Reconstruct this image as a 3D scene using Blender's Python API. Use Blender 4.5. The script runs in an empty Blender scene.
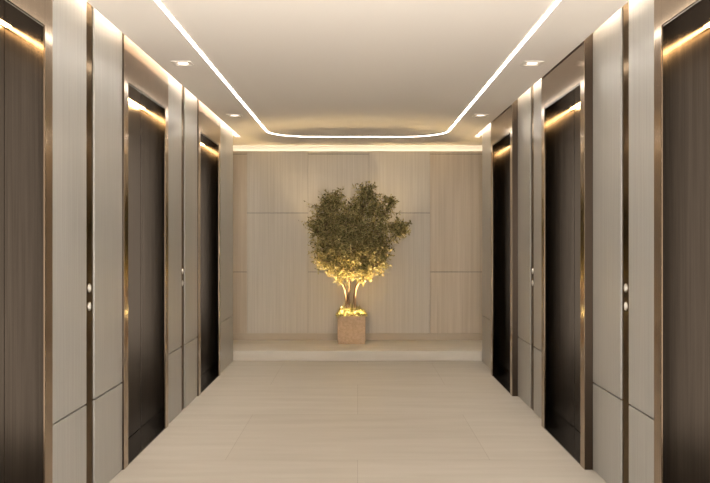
import bpy, bmesh, math, random
from mathutils import Vector, Matrix

S = bpy.context.scene
C = S.collection
random.seed(7)

# ------------------------------------------------------------------ camera, world, exposure
EYE = 1.4
FPX = 800.0                        # focal length in pixels of the 710 wide frame
cam = bpy.data.cameras.new('camera')
cam.sensor_width = 36.0
cam.lens = 36.0 * FPX / 710.0
cam.shift_x = -2.6 / 710.0
cam.shift_y = -2.0 / 710.0
cam.clip_start = 0.05
camo = bpy.data.objects.new('camera', cam)
camo.location = (0, 0, EYE)
camo.rotation_euler = (math.pi / 2, 0, 0)
C.objects.link(camo)
S.camera = camo

# strengths of the lamps the lobby has, and of the added world fill
W_FILL = 6.4
E_STRIP = 18.0
E_COVE = 26.0
E_LIFT = 32.0
E_SPOT = 2.0
W_SPOT = 28.0
E_WASH = 6.0
W_UPLIGHT = 64.0

w = bpy.data.worlds.new('world')
S.world = w
w.use_nodes = True
bg = w.node_tree.nodes['Background']
wt = w.node_tree
wtc = wt.nodes.new('ShaderNodeTexCoord')
wsx = wt.nodes.new('ShaderNodeSeparateXYZ')
wmr = wt.nodes.new('ShaderNodeMapRange')
wmr.inputs['From Min'].default_value = -1.0
wrp = wt.nodes.new('ShaderNodeValToRGB')
els = wrp.color_ramp.elements
# added world fill for the ceiling: bright below, dim at eye level, softer above
for pos, v in ((0.0, 1.0), (0.44, 1.0), (0.48, 0.12), (0.54, 0.12), (0.70, 0.2), (1.0, 0.2)):
    e = els[0] if pos == 0.0 else els[1] if pos == 1.0 else els.new(pos)
    e.position = pos
    e.color = (v, v * 0.93, v * 0.86, 1)
wt.links.new(wtc.outputs['Generated'], wsx.inputs['Vector'])
wt.links.new(wsx.outputs['Z'], wmr.inputs['Value'])
wt.links.new(wmr.outputs['Result'], wrp.inputs['Fac'])
wt.links.new(wrp.outputs['Color'], bg.inputs['Color'])
bg.inputs['Strength'].default_value = W_FILL

S.view_settings.view_transform = 'Standard'
S.view_settings.look = 'None'
S.view_settings.exposure = 0.53
S.view_settings.gamma = 1.0
S.view_settings.use_curve_mapping = False

# main measures
WALL = 1.43          # half width of the lobby, at the face of the cladding
SLOT = 1.37          # half width of the ceiling between the two light slots
CEIL = EYE + 1.204
TOP = CEIL + 0.15    # lid over the light slots
WEND = 9.18          # where the lift walls end
STEP = 9.23          # front edge of the raised platform
BACK = 10.25         # face of the back wall
PLAT = 0.115
Y0 = 1.6            # open end of the lobby, moved forward to admit the world fill
RW = 2.3             # half width of the end bay


def at(px, py, Y):
    return Vector(((px - 357.6) * Y / FPX, Y, EYE + (239.5 - py) * Y / FPX))


# ------------------------------------------------------------------ mesh helpers
def bx(bm, x0, x1, y0, y1, z0, z1, bev=0.0):
    if x0 > x1: x0, x1 = x1, x0
    if y0 > y1: y0, y1 = y1, y0
    m = Matrix.Translation(((x0 + x1) / 2, (y0 + y1) / 2, (z0 + z1) / 2)) @ Matrix.Diagonal((x1 - x0, y1 - y0, z1 - z0, 1))
    r = bmesh.ops.create_cube(bm, size=1.0, matrix=m)
    if bev:
        es = list({e for v in r['verts'] for e in v.link_edges})
        bmesh.ops.bevel(bm, geom=es, offset=bev, segments=2, affect='EDGES', profile=0.5)


def tube(bm, pts, rad, n=6):
    rings = []
    for i, p in enumerate(pts):
        d = (pts[min(i + 1, len(pts) - 1)] - pts[max(i - 1, 0)]).normalized()
        a = d.orthogonal().normalized()
        b = d.cross(a)
        rings.append((p, a, b))
    # keep the rings from twisting
    vs = []
    ref = rings[0][1]
    for i, (p, a, b) in enumerate(rings):
        d = a.cross(b)
        a2 = (ref - d * ref.dot(d))
        a2 = a2.normalized() if a2.length > 1e-5 else a
        b2 = d.cross(a2)
        ref = a2
        r = rad[i]
        vs.append([bm.verts.new(p + (a2 * math.cos(t) + b2 * math.sin(t)) * r) for t in [2 * math.pi * k / n for k in range(n)]])
    for i in range(len(vs) - 1):
        for k in range(n):
            bm.faces.new((vs[i][k], vs[i][(k + 1) % n], vs[i + 1][(k + 1) % n], vs[i + 1][k]))
    bm.faces.new(list(reversed(vs[0])))
    bm.faces.new(vs[-1])


def lathe(bm, prof, centre, axis, n=24):
    """revolve (radius, offset) pairs about an axis through centre"""
    axis = Vector(axis).normalized()
    a = axis.orthogonal().normalized()
    b = axis.cross(a)
    rows = []
    for r, h in prof:
        if r < 1e-6:
            rows.append([bm.verts.new(Vector(centre) + axis * h)])
        else:
            rows.append([bm.verts.new(Vector(centre) + axis * h + (a * math.cos(t) + b * math.sin(t)) * r)
                         for t in [2 * math.pi * k / n for k in range(n)]])
    for p, q in zip(rows, rows[1:]):
        for k in range(n):
            k2 = (k + 1) % n
            if len(p) == 1 and len(q) > 1:
                bm.faces.new((p[0], q[k], q[k2]))
            elif len(q) == 1 and len(p) > 1:
                bm.faces.new((p[k], q[0], p[k2]))
            elif len(p) > 1:
                bm.faces.new((p[k], q[k], q[k2], p[k2]))


def obj(name, bm, mat, parent=None, smooth=False):
    bmesh.ops.recalc_face_normals(bm, faces=bm.faces[:])
    me = bpy.data.meshes.new(name)
    bm.to_mesh(me)
    bm.free()
    me.materials.append(mat)
    if smooth:
        for p in me.polygons: p.use_smooth = True
    o = bpy.data.objects.new(name, me)
    C.objects.link(o)
    if parent: o.parent = parent
    return o


def box(name, mat, parent, *a, bev=0.0):
    bm = bmesh.new()
    bx(bm, *a, bev=bev)
    return obj(name, bm, mat, parent)


def thing(name, label, cat, loc=(0, 0, 0), group=None):
    o = bpy.data.objects.new(name, None)
    o.empty_display_size = 0.1
    C.objects.link(o)
    o.location = loc
    o['label'] = label
    o['category'] = cat
    if group: o['group'] = group
    return o


def structure(o):
    o['kind'] = 'structure'
    return o


def dup(root, loc, label):
    r = root.copy()
    C.objects.link(r)
    r.location = loc
    r['label'] = label
    for ch in list(root.children):
        c = ch.copy(); C.objects.link(c); c.parent = r
        for g in list(ch.children):
            d = g.copy(); C.objects.link(d); d.parent = c
    return r


# ------------------------------------------------------------------ materials
def mat(name, col, rough=0.5, metal=0.0, spec=0.5):
    m = bpy.data.materials.new(name)
    m.use_nodes = True
    b = m.node_tree.nodes['Principled BSDF']
    b.inputs['Base Color'].default_value = (*col, 1)
    b.inputs['Roughness'].default_value = rough
    b.inputs['Metallic'].default_value = metal
    b.inputs['Specular IOR Level'].default_value = spec
    return m


def glow(name, col, s):
    m = bpy.data.materials.new(name)
    m.use_nodes = True
    b = m.node_tree.nodes['Principled BSDF']
    b.inputs['Base Color'].default_value = (0.8, 0.8, 0.8, 1)
    b.inputs['Emission Color'].default_value = (*col, 1)
    b.inputs['Emission Strength'].default_value = s
    return m


def grain(m, c1, c2, scale, detail=4.0, bump=0.0, rvar=None, contrast=(0.35, 0.65)):
    """two colours mixed by a stretched noise, in object space"""
    nt = m.node_tree
    b = nt.nodes['Principled BSDF']
    tc = nt.nodes.new('ShaderNodeTexCoord')
    mp = nt.nodes.new('ShaderNodeMapping')
    mp.inputs['Scale'].default_value = scale
    nz = nt.nodes.new('ShaderNodeTexNoise')
    nz.inputs['Scale'].default_value = 1.0
    nz.inputs['Detail'].default_value = detail
    nz.inputs['Roughness'].default_value = 0.6
    rp = nt.nodes.new('ShaderNodeValToRGB')
    rp.color_ramp.elements[0].position = contrast[0]
    rp.color_ramp.elements[1].position = contrast[1]
    rp.color_ramp.elements[0].color = (*c1, 1)
    rp.color_ramp.elements[1].color = (*c2, 1)
    nt.links.new(tc.outputs['Object'], mp.inputs['Vector'])
    nt.links.new(mp.outputs['Vector'], nz.inputs['Vector'])
    nt.links.new(nz.outputs['Fac'], rp.inputs['Fac'])
    nt.links.new(rp.outputs['Color'], b.inputs['Base Color'])
    if bump:
        bp = nt.nodes.new('ShaderNodeBump')
        bp.inputs['Strength'].default_value = bump
        bp.inputs['Distance'].default_value = 0.002
        nt.links.new(nz.outputs['Fac'], bp.inputs['Height'])
        nt.links.new(bp.outputs['Normal'], b.inputs['Normal'])
    if rvar:
        mr = nt.nodes.new('ShaderNodeMapRange')
        mr.inputs['To Min'].default_value = rvar[0]
        mr.inputs['To Max'].default_value = rvar[1]
        nt.links.new(nz.outputs['Fac'], mr.inputs['Value'])
        nt.links.new(mr.outputs['Result'], b.inputs['Roughness'])
    return nz, rp


M = {}
M['ceiling'] = mat('ceiling_paint', (0.95, 0.895, 0.825), 0.8, spec=0.5)
M['side'] = mat('grey_oak_cladding', (0.5, 0.46, 0.4), 0.3)
grain(M['side'], (0.285, 0.275, 0.252), (0.335, 0.325, 0.30), (90, 90, 1.6), 5.0, 0.03)
M['back'] = mat('beige_oak_cladding', (0.5, 0.43, 0.34), 0.5)
grain(M['back'], (0.545, 0.50, 0.43), (0.63, 0.585, 0.51), (48, 48, 0.8), 6.0, 0.05)
M['back_warm'] = mat('golden_oak_cladding', (0.5, 0.43, 0.34), 0.5)
grain(M['back_warm'], (0.55, 0.465, 0.36), (0.65, 0.565, 0.455), (34, 34, 0.7), 6.0, 0.05)
M['base'] = mat('tan_baseboard', (0.52, 0.44, 0.34), 0.5)
M['gap'] = mat('dark_joint', (0.03, 0.025, 0.02), 0.7)
M['plaster'] = mat('plaster', (0.86, 0.80, 0.71), 0.7)
M['bronze'] = mat('polished_bronze', (0.52, 0.40, 0.28), 0.14, 1.0)
grain(M['bronze'], (0.29, 0.215, 0.148), (0.36, 0.275, 0.195), (160, 160, 1.2), 3.0, rvar=(0.11, 0.18))
M['jamb_shade'] = mat('shaded_bronze', (0.07, 0.052, 0.038), 0.3, 1.0)  # bronze with the jamb sides' dim reflection put into its colour
M['strip'] = mat('dark_polished_bronze', (0.13, 0.105, 0.08), 0.14, 1.0)
M['lining'] = mat('brushed_dark_bronze', (0.2, 0.15, 0.11), 0.3, 1.0)
grain(M['lining'], (0.105, 0.090, 0.075), (0.14, 0.121, 0.102), (120, 120, 1.5), 4.0, rvar=(0.09, 0.14))
M['leaf_door'] = mat('brushed_bronze_door', (0.3, 0.24, 0.18), 0.3, 1.0)
grain(M['leaf_door'], (0.13, 0.112, 0.094), (0.175, 0.152, 0.128), (120, 120, 1.5), 4.0, rvar=(0.26, 0.38))
M['sill'] = mat('black_polished_sill', (0.012, 0.011, 0.010), 0.12, 0.0)
M['strip'].node_tree.nodes['Principled BSDF'].inputs['Specular Tint'].default_value = (0.62, 0.56, 0.5, 1)
M['button'] = mat('satin_nickel', (0.75, 0.72, 0.66), 0.3, 1.0)
M['cap'] = mat('white_button_cap', (0.8, 0.78, 0.72), 0.35)
M['platform'] = mat('platform_stone', (0.56, 0.48, 0.38), 0.4)
grain(M['platform'], (0.60, 0.555, 0.48), (0.67, 0.625, 0.55), (1.2, 7, 7), 5.0)
M['led'] = glow('warm_white_diffuser', (1.0, 0.92, 0.82), E_STRIP)
M['cove'] = glow('cove_diffuser', (1.0, 0.88, 0.74), E_COVE)
M['wash'] = glow('wash_diffuser', (1.0, 0.84, 0.64), E_WASH)
M['lift_led'] = glow('amber_diffuser', (1.0, 0.62, 0.27), E_LIFT)
M['spot_led'] = glow('downlight_lens', (1.0, 0.84, 0.68), E_SPOT)
M['white_trim'] = mat('white_trim', (0.82, 0.77, 0.7), 0.4)
M['terracotta'] = mat('sandy_planter', (0.5, 0.35, 0.23), 0.7)
grain(M['terracotta'], (0.54, 0.375, 0.235), (0.66, 0.48, 0.32), (40, 40, 40), 5.0, 0.1)
M['soil'] = mat('soil', (0.07, 0.045, 0.03), 0.95)
M['bark'] = mat('bark', (0.2, 0.13, 0.08), 0.85)
grain(M['bark'], (0.14, 0.09, 0.055), (0.30, 0.21, 0.14), (60, 60, 12), 4.0, 0.4)


def leafy(name, cols, trans):
    m = bpy.data.materials.new(name)
    m.use_nodes = True
    nt = m.node_tree
    b = nt.nodes['Principled BSDF']
    b.inputs['Roughness'].default_value = 0.5
    g = nt.nodes.new('ShaderNodeNewGeometry')
    rp = nt.nodes.new('ShaderNodeValToRGB')
    while len(rp.color_ramp.elements) < len(cols): rp.color_ramp.elements.new(0.5)
    for i, c in enumerate(cols):
        rp.color_ramp.elements[i].position = i / (len(cols) - 1)
        rp.color_ramp.elements[i].color = (*c, 1)
    nt.links.new(g.outputs['Random Per Island'], rp.inputs['Fac'])
    nt.links.new(rp.outputs['Color'], b.inputs['Base Color'])
    tr = nt.nodes.new('ShaderNodeBsdfTranslucent')
    nt.links.new(rp.outputs['Color'], tr.inputs['Color'])
    mx = nt.nodes.new('ShaderNodeMixShader')
    mx.inputs['Fac'].default_value = trans
    out = nt.nodes['Material Output']
    nt.links.new(b.outputs['BSDF'], mx.inputs[1])
    nt.links.new(tr.outputs['BSDF'], mx.inputs[2])
    nt.links.new(mx.outputs['Shader'], out.inputs['Surface'])
    return m


M['leaves'] = leafy('olive_leaves', [(0.09, 0.085, 0.03), (0.22, 0.20, 0.075), (0.52, 0.46, 0.21), (0.30, 0.22, 0.10)], 0.25)
M['grass'] = leafy('pot_grass', [(0.40, 0.36, 0.15), (0.52, 0.47, 0.22), (0.6, 0.53, 0.28)], 0.3)

# floor: large beige stone slabs in running bond with streaks across the lobby
fm = mat('beige_stone_slabs', (0.5, 0.43, 0.34), 0.48, spec=0.35)
nz, rp = grain(fm, (0.455, 0.425, 0.375), (0.515, 0.485, 0.435), (0.9, 7, 7), 6.0)
nt = fm.node_tree
tc = nt.nodes.new('ShaderNodeTexCoord')
mp = nt.nodes.new('ShaderNodeMapping')
mp.inputs['Location'].default_value = (0.0, -5.08 + 1.32 * 6, 0)
br = nt.nodes.new('ShaderNodeTexBrick')
br.offset = 0.5
br.inputs['Scale'].default_value = 1.0
br.inputs['Brick Width'].default_value = 1.68
br.inputs['Row Height'].default_value = 1.32
br.inputs['Mortar Size'].default_value = 0.0022
br.inputs['Mortar Smooth'].default_value = 0.3
br.inputs['Color1'].default_value = (1, 1, 1, 1)
br.inputs['Color2'].default_value = (0.93, 0.92, 0.91, 1)
br.inputs['Mortar'].default_value = (0.72, 0.70, 0.67, 1)
mul = nt.nodes.new('ShaderNodeMix')
mul.data_type = 'RGBA'
mul.blend_type = 'MULTIPLY'
mul.inputs['Factor'].default_value = 1.0
nt.links.new(tc.outputs['Object'], mp.inputs['Vector'])
nt.links.new(mp.outputs['Vector'], br.inputs['Vector'])
nt.links.new(rp.outputs['Color'], mul.inputs['A'])
nt.links.new(br.outputs['Color'], mul.inputs['B'])
nt.links.new(mul.outputs['Result'], nt.nodes['Principled BSDF'].inputs['Base Color'])
M['floor'] = fm

# ------------------------------------------------------------------ layout of the lift walls
PITCH = 2.28
LIFTS = [3.155 + PITCH * k for k in range(3)]      # centres of the three entrances of each side
HALF = 0.57                                        # half the outer width of an entrance
STRIPS = [4.285, 4.285 + PITCH]
SW = 0.0625                                        # half the width of a call strip
JOINT = 0.53                                       # height of the horizontal joint

# ------------------------------------------------------------------ structure
fl = structure(box('floor', M['floor'], None, -RW, RW, Y0, BACK + 0.1, -0.1, 0.0))
bm = bmesh.new()
bx(bm, -RW, RW, STEP, BACK + 0.02, 0.0, PLAT, bev=0.004)
pl = obj('raised_platform', bm, M['platform'], fl)

bm = bmesh.new()
bx(bm, -SLOT, SLOT, Y0, 9.43, CEIL, CEIL + 0.1)
bx(bm, -RW, RW, 9.43, BACK + 0.1, CEIL, CEIL + 0.1)
for s in (-1, 1):
    bx(bm, s * WALL, s * RW, WEND, 9.43, CEIL, TOP)            # closes the slot past the wall's end
    bx(bm, s * SLOT, s * WALL, 9.43, 9.45, CEIL, TOP)
bx(bm, -1.75, 1.75, Y0, 9.45, TOP, TOP + 0.05)
ce = structure(obj('ceiling', bm, M['ceiling']))
for s in (-1, 1):
    box('cove_light', M['cove'], ce, s * 1.385, s * 1.405, Y0 + 0.1, 9.40, TOP - 0.015, TOP)


def side_wall(name, s):
    core = bmesh.new()
    ends = [Y0] + [v for c in LIFTS for v in (c - HALF, c + HALF)] + [WEND]
    segs = list(zip(ends[0::2], ends[1::2]))
    for a, b in segs:
        bx(core, s * 1.445, s * 1.66, a, b - (0.012 if b == WEND else 0), 0, TOP)
    bx(core, s * 1.66, s * 1.75, Y0, WEND - 0.012, 0, TOP)
    o = structure(obj(name, core, M['gap']))
    spans = []
    for a, b in segs:
        cuts = [c for c in STRIPS if a < c < b]
        if cuts:
            spans += [(a, cuts[0] - SW), (cuts[0] + SW, b)]
        elif b == LIFTS[0] - HALF:
            spans += [(a, b)]
        else:
            spans.append((a, b))
    for a, b in spans:
        for z0, z1 in ((0.004, JOINT - 0.004), (JOINT + 0.004, TOP)):
            pb = bmesh.new()
            bx(pb, s * WALL, s * 1.446, a + 0.001, b - 0.001, z0, z1, bev=0.0025)
            obj('wall_panel', pb, M['side'], o)
    # end of the wall, facing the bay
    pb = bmesh.new()
    bx(pb, s * (WALL + 0.001), s * RW, WEND - 0.012, WEND, 0, CEIL)
    obj('end_panel', pb, M['side'], o)
    return o


side_wall('wall_left', -1)
side_wall('wall_right', 1)

# end bay
bm = bmesh.new()
bx(bm, -RW, RW, BACK + 0.0125, BACK + 0.1, 0, 2.50)
bx(bm, -RW, RW, BACK + 0.0125, BACK + 0.016, 2.49, 2.534)
wb = structure(obj('wall_back', bm, M['gap']))
bx_b = bmesh.new()
bx(bx_b, -RW, RW, BACK + 0.06, BACK + 0.1, 2.50, CEIL)
obj('plaster_band', bx_b, M['plaster'], wb)
box('wash_light', M['wash'], wb, -RW + 0.05, RW - 0.05, BACK + 0.02, BACK + 0.036, 2.50, 2.512)
px2x = lambda p: (p - 357.6) * BACK / FPX
joints = [-RW] + [px2x(p) for p in (186, 247, 308, 369, 430, 491, 552)] + [RW]
G, GZ = 0.001, 0.0028
for k, (a, b) in enumerate(zip(joints, joints[1:])):
    if k % 2:      # tall panel with its joint low, closed by a narrow top piece
        zs = [(0.196, 0.984), (0.984, 2.495), (2.495, 2.536)]
    else:
        zs = [(0.196, 1.74), (1.74, 2.536)]
    wm = M['back_warm'] if k in (1, 5) else M['back']
    for z0, z1 in zs:
        pb = bmesh.new()
        bx(pb, a + G, b - G, BACK, BACK + 0.013, z0 + GZ, z1 - GZ, bev=0.0015)
        obj('wall_panel', pb, wm, wb)
tb = structure(box('baseboard_back', M['base'], None, -RW, RW, BACK - 0.012, BACK + 0.013, PLAT, 0.1985, bev=0.001))
for s, n in ((-1, 'wall_bay_left'), (1, 'wall_bay_right')):
    structure(box(n, M['back'], None, s * RW, s * (RW + 0.1), WEND - 0.012, BACK + 0.1, 0, CEIL + 0.1))


# ------------------------------------------------------------------ elevators
def elevator(s, p, loc, label):
    """entrance in local axes: x outwards from the cladding face (times s), y along the wall"""
    t = thing('elevator', label, 'elevator', loc, 'elevators along the lobby')
    OP, HD = 0.48, 2.373
    ztop = TOP - loc[2] - 0.002
    for sy in (-1, 1):
        bm = bmesh.new()
        bx(bm, -s * p, s * 0.03, sy * OP, sy * (HALF - 0.001), 0.0, ztop)
        j = obj('jamb', bm, M['bronze'], t)
        bm = bmesh.new()
        bx(bm, -s * (p - 0.002), s * 0.02, sy * (HALF - 0.001), sy * HALF, 0.0, ztop)
        obj('shaded_jamb_side', bm, M['jamb_shade'], j)  # thin sheet added to carry the darkened side tone
        bm = bmesh.new()
        bx(bm, -s * (p - 0.004), s * 0.20, sy * (OP - 0.008), sy * OP, 0.008, HD)
        bx(bm, s * 0.03, s * 0.20, sy * OP, sy * (HALF - 0.001), 0.0, ztop)
        obj('reveal', bm, M['lining'], t)
    bm = bmesh.new()
    bx(bm, -s * p, s * 0.03, -OP, OP, HD, ztop, bev=0.0008)
    obj('lintel', bm, M['bronze'], t)
    bm = bmesh.new()
    bx(bm, -s * (p - 0.004), s * 0.20, -OP + 0.008, OP - 0.008, HD - 0.008, HD)
    bx(bm, s * 0.03, s * 0.20, -OP, OP, HD, ztop)
    obj('soffit', bm, M['lining'], t)
    bm = bmesh.new()
    bx(bm, s * 0.140, s * 0.161, -OP + 0.009, OP - 0.009, HD - 0.012, HD - 0.008)
    obj('strip_light', bm, M['lift_led'], t)
    bm = bmesh.new()
    bx(bm, -s * (p - 0.002), s * 0.20, -OP, OP, 0.0, 0.008)
    obj('sill', bm, M['sill'], t)
    for sy in (-1, 1):
        bm = bmesh.new()
        bx(bm, s * 0.172, s * 0.198, sy * 0.002, sy * (OP - 0.010), 0.012, HD - 0.012, bev=0.0015)
        obj('door', bm, M['leaf_door'], t)
    return t


LEFT_L = ['nearest bronze elevator on the left wall, cut off by the edge of the photo',
          'middle bronze elevator of the three on the left wall',
          'farthest bronze elevator on the left wall, closest to the potted tree']
RIGHT_L = [l.replace('left wall', 'right wall') for l in LEFT_L]
for s, p, labels in ((-1, 0.010, LEFT_L), (1, 0.050, RIGHT_L)):
    e = elevator(s, p, (s * WALL, LIFTS[0], 0), labels[0])
    for k in (1, 2):
        dup(e, (s * WALL, LIFTS[k], 0), labels[k])


def call_strip(s, loc, label):
    t = thing('call_panel', label, 'call panel', loc, 'bronze call strips between the elevators')
    bm = bmesh.new()
    bx(bm, s * 0.008, s * 0.015, -SW + 0.002, SW - 0.002, 0.0, TOP - 0.002)
    obj('strip', bm, M['strip'], t)
    for z in (1.14, 1.042):
        bm = bmesh.new()
        lathe(bm, [(0.0, -0.004), (0.023, -0.004), (0.024, 0.003), (0.022, 0.005), (0.018, 0.005), (0.017, 0.002)],
              (s * 0.008, 0, z), (-s, 0, 0))
        b = obj('call_button', bm, M['button'], t, True)
        bm = bmesh.new()
        lathe(bm, [(0.017, 0.001), (0.0165, 0.005), (0.012, 0.0062), (0.0, 0.0065)], (s * 0.008, 0, z), (-s, 0, 0))
        obj('button_cap', bm, M['cap'], b, True)
    return t


for s, side in ((-1, 'left'), (1, 'right')):
    c = call_strip(s, (s * WALL, STRIPS[0], 0), 'tall dark bronze call strip with two buttons between the nearest and middle %s elevators' % side)
    dup(c, (s * WALL, STRIPS[1], 0), 'tall dark bronze call strip with two buttons between the middle and farthest %s elevators' % side)

# ------------------------------------------------------------------ ceiling lamps
XS, YE, RC, HW = 1.008, 9.36, 0.50, 0.0105
path = [Vector((-XS, Y0 + 0.2, 0)), Vector((-XS, YE - RC, 0))]
for k in range(1, 13):
    a = math.pi - k / 12 * math.pi / 2
    path.append(Vector((-XS + RC + RC * math.cos(a), YE - RC + RC * math.sin(a), 0)))
path += [Vector((-v.x, v.y, 0)) for v in reversed(path)]


def ribbon(path, off0, off1, z0, z1):
    bm = bmesh.new()
    rows = []
    for i, p in enumerate(path):
        d = (path[min(i + 1, len(path) - 1)] - path[max(i - 1, 0)]).normalized()
        n = Vector((-d.y, d.x, 0))
        rows.append([bm.verts.new(p + n * o + Vector((0, 0, z))) for o, z in ((off0, z0), (off1, z0), (off1, z1), (off0, z1))])
    for a, b in zip(rows, rows[1:]):
        for k in range(4):
            bm.faces.new((a[k], a[(k + 1) % 4], b[(k + 1) % 4], b[k]))
    bm.faces.new(rows[0]); bm.faces.new(list(reversed(rows[-1])))
    return bm


ll = thing('linear_light', 'continuous white light line bent into a U across the ceiling', 'ceiling light', (0, 0, CEIL - 0.001))
obj('diffuser', ribbon(path, -HW, HW, -0.003, 0.0), M['led'], ll)
for sgn in (-1, 1):
    obj('trim_profile', ribbon(path, sgn * HW, sgn * (HW + 0.003), -0.004, 0.0), M['white_trim'], ll)


def downlight(loc, label):
    t = thing('downlight', label, 'downlight', loc, 'recessed ceiling downlights')
    bm = bmesh.new()
    a, b = 0.068, 0.052
    for x0, x1, y0, y1 in ((-a, a, -a, -b), (-a, a, b, a), (-a, -b, -b, b), (b, a, -b, b)):
        bx(bm, x0, x1, y0, y1, -0.008, 0.0)
    obj('frame', bm, M['white_trim'], t)
    bm = bmesh.new()
    bx(bm, -b, b, -b, b, -0.002, 0.0)
    obj('baffle', bm, M['ceiling'], t)
    bm = bmesh.new()
    lathe(bm, [(0.034, -0.002), (0.034, -0.005), (0.028, -0.006), (0.0, -0.006)], (0, 0, 0), (0, 0, 1))
    obj('lens', bm, M['spot_led'], t)
    return t


def spot(o):
    li = bpy.data.lights.new('downlight_lamp', 'SPOT')
    li.energy = W_SPOT
    li.color = (1.0, 0.90, 0.78)
    li.spot_size = math.radians(130)
    li.spot_blend = 1.0
    li.shadow_soft_size = 0.03
    lo = bpy.data.objects.new('downlight_lamp', li)
    C.objects.link(lo)
    lo.parent = o
    lo.location = (0, 0, -0.012)


d0 = downlight((-1.19, LIFTS[1] + 0.02, CEIL), 'square ceiling downlight in front of the middle left elevator')
dup(d0, (-1.19, LIFTS[2] + 0.02, CEIL), 'square ceiling downlight in front of the farthest left elevator')
dup(d0, (1.19, LIFTS[1] + 0.02, CEIL), 'square ceiling downlight in front of the middle right elevator')
dup(d0, (1.19, LIFTS[2] + 0.02, CEIL), 'square ceiling downlight in front of the farthest right elevator')

for o in [o for o in C.objects if o.get('category') == 'downlight']: spot(o)

# ------------------------------------------------------------------ potted tree
PX, PYc = (351.5 - 357.6) * 9.82 / FPX, 9.99
tree = thing('potted_tree', 'bushy olive green tree in a square sandy planter, lit from below', 'potted tree', (PX, PYc, PLAT))
PW, PD, PH = 0.172, 0.165, 0.345
bm = bmesh.new()
bx(bm, -PW, PW, -PD, -PD + 0.02, 0.03, PH, bev=0.003)
bx(bm, -PW, PW, PD - 0.02, PD, 0.03, PH, bev=0.003)
bx(bm, -PW, -PW + 0.02, -PD + 0.018, PD - 0.018, 0.03, PH, bev=0.003)
bx(bm, PW - 0.02, PW, -PD + 0.018, PD - 0.018, 0.03, PH, bev=0.003)
bx(bm, -PW + 0.006, PW - 0.006, -PD + 0.006, PD - 0.006, 0.0, 0.05)
obj('planter', bm, M['terracotta'], tree)
bm = bmesh.new()
bx(bm, -PW + 0.02, PW - 0.02, -PD + 0.02, PD - 0.02, 0.05, PH - 0.02)
obj('soil', bm, M['soil'], tree)

O = Vector((PX, PYc, PLAT))


def P(px, py, dy=0.0):
    """photo pixel at the tree's depth (dy towards the wall), in the tree's own axes"""
    return at(px, py, 9.88 + dy) - O


# blobs of the crown: pixel centre, pixel radius, depth offset
BLOBS = [(327, 213, 17, -.05), (319, 231, 13, .02), (334, 203, 12, .0), (348, 226, 21, -.22), (367, 203, 15, .0),
         (366, 193, 9, -.05), (379, 214, 14, -.08), (389, 203, 7, .0), (397, 231, 10, .0), (402, 229, 8, -.08), (343, 248, 21, -.20),
         (364, 247, 21, -.22), (326, 251, 14, -.02), (379, 251, 13, -.03), (352, 264, 17, -.14), (370, 265, 14, -.06),
         (337, 264, 12, -.04), (350, 236, 20, .08), (326, 226, 14, -.25), (376, 232, 15, -.25), (358, 216, 15, .05),
         (330, 263, 12, -.15), (344, 273, 10, -.12), (363, 274, 10, -.12), (379, 264, 11, -.12), (352, 250, 19, -.34), (334, 246, 14, -.3), (370, 247, 14, -.3)]
wood = bmesh.new()
STEMS = [[P(346, 308, .02), P(346.5, 296, .02), P(344.5, 287, .0), P(339, 279, -.02), P(337, 270, -.03), P(330, 257, -.04), P(325, 235, -.03), P(327, 213, -.03)],
         [P(355, 308, -.01), P(354.5, 296, -.01), P(356.5, 286, -.02), P(363, 278, -.05), P(371, 270, -.06), P(378, 252, -.06), P(380, 230, -.06), P(388, 206, -.02)],
         [P(349, 308, .03), P(348.5, 295, .03), P(350, 284, .0), P(347, 274, -.03), P(350, 260, -.08), P(354, 240, -.1), P(362, 215, -.05), P(367, 195, -.02)],
         [P(355, 308, .02), P(354, 298, .03), P(358, 284, .06), P(365, 272, .07), P(374, 262, .06), P(386, 245, .04), P(397, 232, .0)]]
for st in STEMS:
    n = len(st)
    pts = []
    for i in range(n - 1):
        for k in range(3):
            f = k / 3
            p0, p1, p2, p3 = st[max(i - 1, 0)], st[i], st[i + 1], st[min(i + 2, n - 1)]
            q = 0.5 * ((2 * p1) + (p2 - p0) * f + (2 * p0 - 5 * p1 + 4 * p2 - p3) * f * f + (3 * p1 - p0 - 3 * p2 + p3) * f ** 3)
            pts.append(q + Vector((random.uniform(-1, 1), random.uniform(-1, 1), 0)) * 0.003)
    pts.append(st[-1])
    tube(wood, pts, [0.0125 * (1 - i / len(pts)) ** 0.8 + 0.003 for i in range(len(pts))], 7)
nodes = [p for st in STEMS for p in st[2:]]
leaves = bmesh.new()
WALLLIM = BACK - 0.03 - PYc


def leaf(bm, p, d, up, L, W):
    d = d.normalized()
    sd = d.cross(up)
    if sd.length < 1e-4: return
    sd.normalize()
    nn = sd.cross(d)
    m0 = p + d * L * 0.5 - nn * L * 0.06
    a = bm.verts.new(p)
    t = bm.verts.new(p + d * L)
    m = bm.verts.new(m0)
    l = bm.verts.new(p + d * L * 0.45 + sd * W * 0.5)
    r = bm.verts.new(p + d * L * 0.45 - sd * W * 0.5)
    bm.faces.new((a, l, m)); bm.faces.new((l, t, m)); bm.faces.new((a, m, r)); bm.faces.new((m, t, r))


def rdir():
    while True:
        v = Vector((random.uniform(-1, 1), random.uniform(-1, 1), random.uniform(-1, 1)))
        if 0.1 < v.length < 1: return v.normalized()


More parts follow.
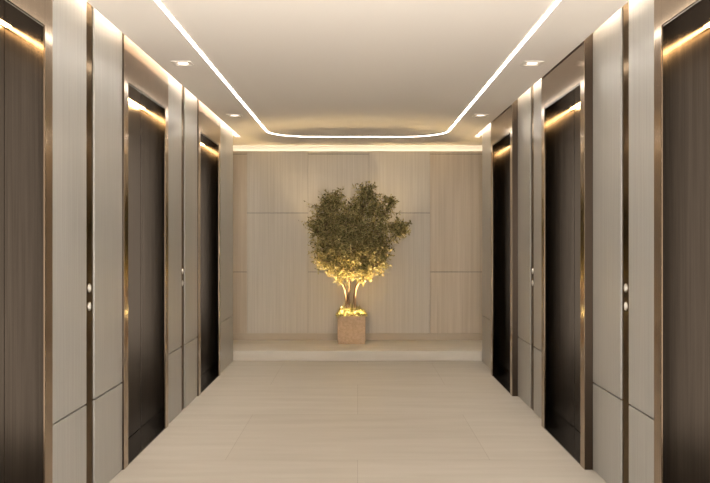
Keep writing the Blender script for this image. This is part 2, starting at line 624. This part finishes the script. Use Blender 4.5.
for bxp, byp, br_, dy in BLOBS:
    c = P(bxp, byp, dy)
    R = br_ * 9.9 / FPX
    src = min(nodes, key=lambda q: (q - c).length + (0.15 if q.z > c.z else 0))
    mid = (src + c) / 2 + rdir() * 0.02
    tube(wood, [src, mid, c], [0.007, 0.006, 0.004], 5)
    for k in range(int(20 + 1900 * R * R)):
        d = rdir()
        d = (d + Vector((0, 0, 0.25))).normalized()
        start = c + rdir() * R * 0.35 * random.random()
        Ls = R * (random.uniform(0.65, 1.18) if random.random() < 0.85 else random.uniform(1.15, 1.45))
        end = start + d * Ls
        if end.y > WALLLIM: continue
        q = start + d * Ls * 0.5 + rdir() * 0.015
        if k % 2 == 0: tube(wood, [c, q, end], [0.0028, 0.002, 0.001], 3)
        nl = random.randint(9, 14)
        for j in range(nl):
            f = 0.35 + 0.65 * j / (nl - 1)
            p = (start.lerp(q, f / 0.5) if f < 0.5 else q.lerp(end, (f - 0.5) / 0.5)) + rdir() * 0.006
            ld = (d * 0.5 + rdir()).normalized()
            if p.y + ld.y * 0.04 > WALLLIM: continue
            leaf(leaves, p, ld, rdir(), random.uniform(0.030, 0.052), random.uniform(0.012, 0.019))
obj('branches', wood, M['bark'], tree, True)
obj('foliage', leaves, M['leaves'], tree)

gr = bmesh.new()
for k in range(1100):
    x, y = random.uniform(-PW - .0, PW + .0), random.uniform(-PD, PD - 0.01)
    r = max(abs(x) / PW, abs(y) / PD)
    z = PH - 0.02 + 0.105 * (1 - r ** 2.5) * random.uniform(0.2, 1) + random.uniform(0.0, 0.03)
    d = (Vector((x * 1.2, y * 1.2, 0.10)).normalized() + rdir() * 0.8)
    leaf(gr, Vector((x, y, z)), d, rdir(), random.uniform(0.025, 0.05), random.uniform(0.008, 0.016))
g = obj('ground_cover', gr, M['grass'], tree)

M['up_lens'] = glow('uplight_lens', (1.0, 0.70, 0.33), 22.0)
M['black'] = mat('black_metal', (0.02, 0.02, 0.02), 0.4, 0.6)
for ux, uy in ((-0.125, -0.13), (0.125, -0.13), (0.13, 0.02), (-0.13, 0.02)):
    bm = bmesh.new()
    lathe(bm, [(0.0, -0.10), (0.006, -0.10), (0.006, -0.03), (0.02, -0.03), (0.022, 0.012), (0.019, 0.012), (0.018, 0.004)], (ux, uy, PH + 0.012), (0, 0, 1), 14)
    u = obj('uplight', bm, M['black'], tree)
    bm = bmesh.new()
    lathe(bm, [(0.018, 0.004), (0.012, 0.008), (0.0, 0.009)], (ux, uy, PH + 0.012), (0, 0, 1), 14)
    obj('lens', bm, M['up_lens'], u)
    li = bpy.data.lights.new('uplight_lamp', 'SPOT')
    li.energy = W_UPLIGHT
    li.color = (1.0, 0.70, 0.32)
    li.spot_size = math.radians(76)
    li.spot_blend = 0.7
    li.shadow_soft_size = 0.012
    lo = bpy.data.objects.new('uplight_lamp', li)
    C.objects.link(lo)
    lo.parent = u
    lo.location = (ux, uy, PH + 0.085)
    lo.rotation_euler = Vector((ux * 0.8, -0.16 if uy < 0 else -0.3, 1)).to_track_quat('-Z', 'Y').to_euler()
    li = bpy.data.lights.new('grass_fill', 'POINT')  # added point lamp that brightens the grass, apart from the uplights
    li.energy = 0.4
    li.color = (1.0, 0.76, 0.36)
    li.shadow_soft_size = 0.012
    lo = bpy.data.objects.new('grass_fill', li)
    C.objects.link(lo)
    lo.parent = u
    lo.location = (ux * 0.95 if uy < 0 else ux * 0.3, -0.125, PH + 0.04)
